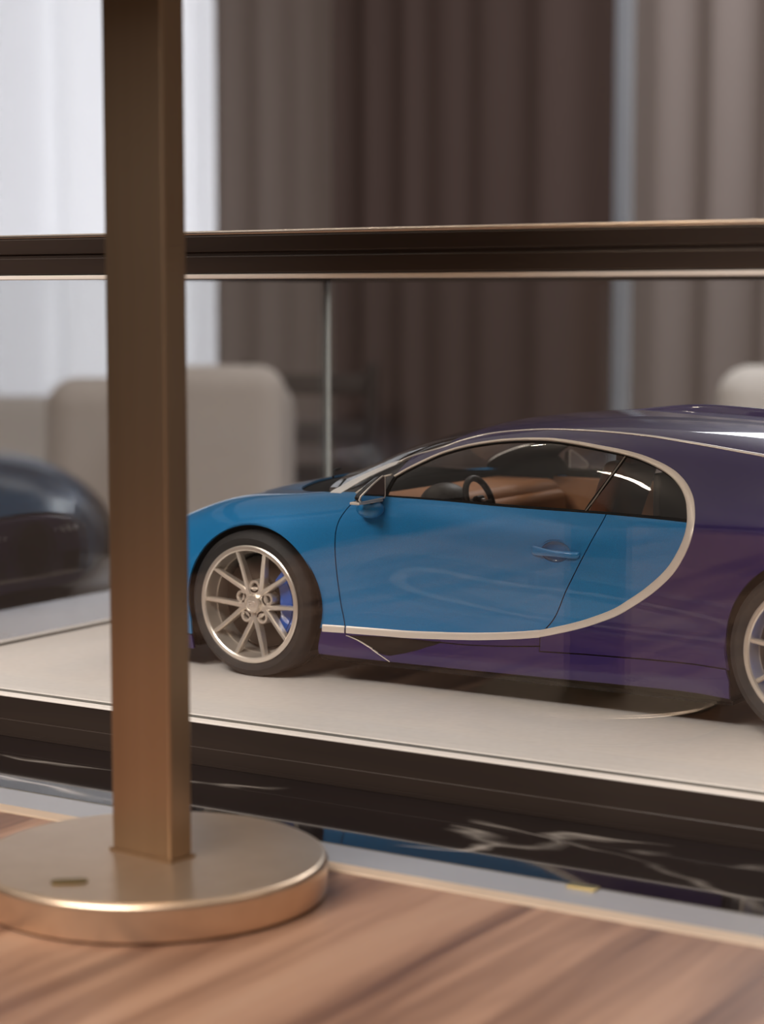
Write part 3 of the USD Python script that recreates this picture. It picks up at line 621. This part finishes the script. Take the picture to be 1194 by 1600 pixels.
obj('lower_edge_trim', lo_hi((CX0 + .06, CY0 - .0090, zt0 - .0026), (CX1 + .008, CY0 - .0046, zt0 - .0001), .0006), trim_white, case, 30, 'pale metal edge under the front top rail')
zg0, zg1 = pz - .0020, zt0 + .0005
def quad(a, b): return lo_hi(a, b)
for nm, a, b in (('front_glass', (CX0 - G, CY0 - G, zg0), (CX1 + G, CY0, zg1)), ('rear_glass', (CX0 - G, CY1, zg0), (CX1 + G, CY1 + G, zg1)),
                 ('side_glass', (CX0 - G, CY0, zg0), (CX0, CY1, zg1)), ('side_glass', (CX1, CY0, zg0), (CX1 + G, CY1, zg1))):
    obj(nm, quad(a, b), side_glass_mat if nm == 'side_glass' else vitrine_glass, case, False)
for (x, y) in ((CX0 - G, CY1), (CX1, CY1), (CX0 - G, CY0 - G), (CX1, CY0 - G)):
    obj('glass_corner', lo_hi((x, y + .0004, zg0), (x + .0048, y + .0036, zg1)), glass_edge, case, False, 'pale polished glass corner edge')
obj('top_glass', lo_hi((CX0 + .007, CY0 + .007, zt1 - .008), (CX1 - .007, CY1 - .007, zt1 - .004)), vitrine_glass, case, False)

# ------------------------------------------------------------------ the table
table = thing('display_table', 'walnut table with a black marble inlay edged by a grey strip under the glass case', 'table', (0, 0, 0))
TX0, TX1, TY0, TY1 = -0.398, 1.05, -1.35, .62
mY, sY, lY = -.3318, -.3578, -.3680
obj('wood_top', lo_hi((TX0, TY0, ZM - .035), (TX1, lY, ZM), .001), M_wood, table, 30, 'walnut table top with straight grain')
obj('lip', lo_hi((TX0, lY, ZM - .035), (TX1, sY, ZM + .0006), .0008), lip_mat, table, 30, 'pale wood lip')
obj('metal_strip', lo_hi((TX0, sY, ZM - .035), (TX1, mY, ZM)), strip_mat, table, 30, 'smooth grey strip')
obj('strip_joint', lo_hi((TX0, mY - .0012, ZM - .01), (TX1, mY, ZM + .0001)), groove, table, False)
obj('marble_inlay', lo_hi((TX0, mY, ZM - .035), (TX1, TY1, ZM), .0006), marble, table, 30, 'polished black marble with pale veins')
obj('apron', lo_hi((TX0 + .04, TY0 + .04, ZM - .11), (TX1 - .04, TY1 - .04, ZM - .035)), dark_wood, table)
for x in (TX0 + .08, TX1 - .08):
    for y in (TY0 + .08, TY1 - .08): obj('leg', lo_hi((x - .035, y - .035, 0), (x + .035, y + .035, ZM - .11), .004), dark_wood, table)
tab = obj('brass_inlay_tab', lo_hi((.3145, -.3382, ZM), (.3275, -.3322, ZM + .0012), .0005), plain('bright_brass', (.85, .66, .30), .25, 1.0), table, 30, 'small bright brass tab at the edge of the marble')

# ------------------------------------------------------------------ the lamp
lamp = thing('table_lamp', 'brushed brass table lamp with rectangular post and round base on the walnut table', 'lamp', (.1750, -.4330, ZM + .0001), -6.5)
R_, H_ = .0715, .0160
obj('base', lathe([(0, .0006), (R_ - .0012, .0006), (R_ - .0004, .0014), (R_, H_ - .0026), (R_ - .0009, H_ - .0009), (R_ - .0027, H_), (0, H_)], 160), brass_disc, lamp, 40)
obj('base_felt', lathe([(0, 0), (R_ - .002, 0), (R_ - .002, .0006), (0, .0006)], 96), black_matte, lamp, False)
pw, pd = .0166, .0064
pr = Polygon([(-pw, -pd), (pw, -pd), (pw, pd), (-pw, pd)]).buffer(-.0012).buffer(.0012, quad_segs=4)
obj('post', extr(pr, .47, H_), brass, lamp, 25)
obj('post_collar', extr(Polygon([(-pw - .0008, -pd - .0008), (pw + .0008, -pd - .0008), (pw + .0008, pd + .0008), (-pw - .0008, pd + .0008)]), .0012, H_), brass, lamp, 25)
c, s = math.cos(math.radians(6.5)), math.sin(math.radians(6.5))
def lp(x, y): x, y = x - .1750, y + .4330; return c * x - s * y, s * x + c * y

bx0, bx1 = np.array(lp(0.1698, -0.4866)), np.array(lp(0.1785, -0.4790))
bm = extr(LineString([bx0 + (bx1 - bx0) * .15, bx1 - (bx1 - bx0) * .15]).buffer(.0031), .0008, H_ - .0001)
obj('touch_button', bm, brass_dark, lamp, 30, 'small oval dark gold touch button')
shp = [(.135, .44), (.137, .44), (.125, .64), (.123, .64), (.135, .44)]
obj('shade', lathe(shp, 72), fabric('lamp_shade_linen', (.62, .54, .44), (.68, .60, .50), .5), lamp, 40)
obj('shade_spider', cat_([tube([(-.124, 0, .47), (.124, 0, .47)], .002, 8), tube([(0, -.124, .47), (0, .124, .47)], .002, 8)]), brass, lamp)
obj('bulb', lathe([(0, .545), (.012, .542), (.022, .528), (.026, .512), (.02, .495), (.012, .486), (0, .486)], 32), M('bulb_glow', {'e': ('emission', {'color': (1, .74, .46), 'strength': 14.0})}, [], 'e.emission'), lamp)

# ------------------------------------------------------------------ the room
X0, X1, Y0, Y1, H = -6.0, 3.6, -4.2, 3.75, 2.75
def st(name, mesh, mat, smooth=False):
    o = obj(name, mesh, mat, None, smooth); o.SetCustomDataByKey('kind', 'structure'); return o
st('floor', lo_hi((X0 - .2, Y0 - .2, -.1), (X1 + .2, Y1 + .2, 0)), floor_mat)
st('ceiling', lo_hi((X0 - .2, Y0 - .2, H), (X1 + .2, Y1 + .2, H + .1)), ceil_mat)
st('wall_left', lo_hi((X0 - .2, Y0 - .2, 0), (X0, Y1 + .2, H)), wall_mat)
st('wall_right', lo_hi((X1, Y0 - .2, 0), (X1 + .2, Y1 + .2, H)), wall_mat)
st('wall_front', lo_hi((X0, Y0 - .2, 0), (X1, Y0, H)), wall_mat)
W0, W1, WZ0, WZ1 = -5.0, -2.60, .25, 2.55
st('wall_back', cat_([lo_hi((X0, Y1, 0), (W0, Y1 + .2, H)), lo_hi((W1, Y1, 0), (-1.62, Y1 + .2, H)), lo_hi((-1.44, Y1, 0), (X1, Y1 + .2, H)), lo_hi((-1.62, Y1, 0), (-1.44, Y1 + .2, .25)), lo_hi((-1.62, Y1, 2.55), (-1.44, Y1 + .2, H)), lo_hi((W0, Y1, 0), (W1, Y1 + .2, WZ0)), lo_hi((W0, Y1, WZ1), (W1, Y1 + .2, H))]), wall_mat)
wf = UsdGeom.Xform.Define(stage, '/World/window_1'); tag(wf, kind='structure')
for a, b in (((W0, Y1 + .05, WZ0), (W0 + .06, Y1 + .11, WZ1)), ((W1 - .06, Y1 + .05, WZ0), (W1, Y1 + .11, WZ1)), ((W0, Y1 + .05, WZ0), (W1, Y1 + .11, WZ0 + .06)), ((W0, Y1 + .05, WZ1 - .06), (W1, Y1 + .11, WZ1)), ((-3.83, Y1 + .05, WZ0), (-3.77, Y1 + .11, WZ1))):
    obj('window_frame', lo_hi(a, b), window_frame_mat, wf, False)
obj('window_pane', lo_hi((W0 + .05, Y1 + .075, WZ0 + .05), (W1 - .05, Y1 + .083, WZ1 - .05)), vitrine_glass, wf, False)
wf2 = UsdGeom.Xform.Define(stage, '/World/window_2'); tag(wf2, kind='structure')
obj('window_frame', cat_([lo_hi((-1.62, Y1 + .05, .25), (-1.60, Y1 + .11, 2.55)), lo_hi((-1.46, Y1 + .05, .25), (-1.44, Y1 + .11, 2.55))]), window_frame_mat, wf2, False)
obj('window_pane', lo_hi((-1.60, Y1 + .075, .25), (-1.46, Y1 + .083, 2.55)), vitrine_glass, wf2, False)
st('baseboard_back', lo_hi((X0, Y1 - .015, 0), (X1, Y1, .09)), dark_wood)

def curtain(name, label, x0, x1, y, mat, pitch, depth, z0=.02, z1=2.68, seed=0, thick=.004):
    g = np.random.default_rng(seed); n = int((x1 - x0) / .008) + 1; xs = np.linspace(x0, x1, n)
    ph = np.cumsum(.008 / (pitch * (1 + .35 * np.sin(np.arange(n) * .011 + seed) + .25 * np.sin(np.arange(n) * .027 + 2 * seed)))) * 2 * math.pi + seed
    am = depth * (.65 + .35 * np.sin(xs * 5.1 + seed * 1.7))
    zs = np.linspace(z0, z1, 16); V = []; F = []
    for z in zs:
        k = .75 + .25 * (z1 - z) / (z1 - z0)
        yy = y + am * k * (np.sin(ph + .12 * math.sin(3 * z)) + .14 * np.sin(1.7 * ph + 1 + seed))
        V.append(np.column_stack([xs, yy, np.full(n, z)]))
    V = np.concatenate(V); m = len(V)
    for i in range(len(zs) - 1):
        a = i * n + np.arange(n - 1); F += [np.column_stack([a, a + 1, a + n + 1]), np.column_stack([a, a + n + 1, a + n])]
    F = np.concatenate(F); B = V + [0, thick, 0]
    edge = []
    for i in range(len(zs) - 1):
        for j in (0, n - 1):
            a = i * n + j; edge += [(a, a + n, a + n + m), (a, a + n + m, a + m)]
    me = trimesh.Trimesh(np.vstack([V, B]), np.vstack([F, F[:, ::-1] + m, np.array(edge)]), process=False)
    o = obj(name, me, mat, None, 60); tag(o, label, 'curtain'); return o
curtain('sheer_curtain', 'bright white sheer curtain over the window on the left', -5.15, -2.70, 3.67, sheer_mat, .27, .050, seed=1, thick=.002)
curtain('drape', 'grey-taupe drape next to the white sheer curtain', -2.785, -2.335, 3.56, drape_grey, .125, .028, seed=3)
curtain('drape', 'wide dark umber drape in the middle of the back wall', -2.36, -1.535, 3.52, drape_brown, .24, .026, seed=5)
curtain('drape', 'grey-taupe drape at the right edge behind the cream armchair', -1.515, -.55, 3.56, drape_grey, .135, .030, seed=8)
curtain('drape', 'narrow pale strip of sheer between the dark drape and the right grey drape', -1.64, -1.48, 3.68, sheer_mat, .12, .008, seed=2, thick=.002)
o = obj('curtain_rail', cat_([tube([(-5.3, 3.6, 2.70), (-.4, 3.6, 2.70)], .012, 12)]), dark_wood); tag(o, 'dark curtain rail under the ceiling above the drapes', 'curtain rail')

def armchair(name, label, loc, rz, mat, w, back_h, seat_h=.42, depth=.62, r=.055, arms=True, legm=dark_wood, cat='armchair'):
    t = thing(name, label, cat, loc, rz)
    obj('seat', lo_hi((-w / 2 + .02, -depth / 2, .14), (w / 2 - .02, depth / 2 - .1, seat_h), r), mat, t, 50)
    b = bx((0, 0, 0), (w, .16, back_h - .16), r + .015); b.apply_transform(trimesh.transformations.rotation_matrix(-.10, [1, 0, 0])); b.apply_translation([0, depth / 2 - .04, (back_h + .16) / 2]); obj('backrest', b, mat, t, 50)
    if arms:
        for sx in (-1, 1): obj('arm', lo_hi((sx * w / 2 - .07, -depth / 2 + .03, .14), (sx * w / 2 + .07, depth / 2 - .02, seat_h + .17), r), mat, t, 50)
    for sx in (-1, 1):
        for sy in (-1, 1): obj('leg', tube([(sx * (w / 2 - .05), sy * (depth / 2 - .08), 0), (sx * (w / 2 - .07), sy * (depth / 2 - .1), .15)], [.013, .02], 12), legm, t)
    return t
oat = armchair('armchair', 'oatmeal armchair in front of the white sheer curtain, behind the nose of the model car', (-1.955, 2.24, 0), 32.3, beige_fabric, .545, .845)
bc = bx((0, 0, 0), (.27, .15, .42), .06); bc.apply_transform(trimesh.transformations.rotation_matrix(-.12, [1, 0, 0])); bc.apply_translation([.125, .15, .665]); obj('back_cushion', bc, beige_fabric, oat, 50)
dk = armchair('added_club_chair', 'added dark brown leather club chair with a rounded back, dark backdrop for the car reflection at the far left', (-1.755, 1.43, 0), 32.3, dark_leather, .56, .45, seat_h=.40, r=.06, cat='chair')  # chair added to darken what lies behind the mirrored car front
sp_ = trimesh.creation.icosphere(2, .045); o_ = Polygon([(-.235, .3), (.235, .3), (.235, .69), (-.235, .69)]); o_ = unary_union([Polygon([(-.235, .3), (.235, .3), (.235, .50), (-.235, .50)]), Point(.045, .50).buffer(.19, 24), Point(-.045, .50).buffer(.19, 24), sbox(-.045, .3, .045, .69)])
hp_ = trimesh.convex.convex_hull(np.concatenate([sp_.vertices + [x, yy, z] for x, z in np.array(o_.convex_hull.exterior.coords)[::3] for yy in (.18, .27)])); obj('back_roll', hp_, dark_leather, dk, 50)
armchair('armchair', 'cream armchair at the far right above the model car roof', (-.73, 2.83, 0), 25, cream_fabric, .42, .875)
armchair('sofa', 'low pale sofa under the white sheer curtain at the left edge', (-3.35, 2.72, 0), 32.3, cream_fabric, 1.5, .75, cat='sofa')
# dark ladder back chair
lc = thing('ladder_back_chair', 'dark wooden ladder-back chair half hidden behind the oatmeal armchair', 'chair', (-2.06, 2.93, 0), 30)
obj('seat', lo_hi((-.17, -.2, .43), (.17, .18, .46), .01), dark_wood, lc)
for sx in (-1, 1):
    obj('back_post', tube([(sx * .155, .17, 0), (sx * .155, .17, .46), (sx * .155, .21, .86)], [.016, .02, .015], 12), dark_wood, lc)
    obj('leg', tube([(sx * .15, -.17, 0), (sx * .15, -.17, .44)], [.014, .019], 12), dark_wood, lc)
for z in (.58, .68, .80): obj('back_slat', lo_hi((-.15, .185 + (z - .58) * .1, z - .02), (.15, .203 + (z - .58) * .1, z + .03), .006), dark_wood, lc)
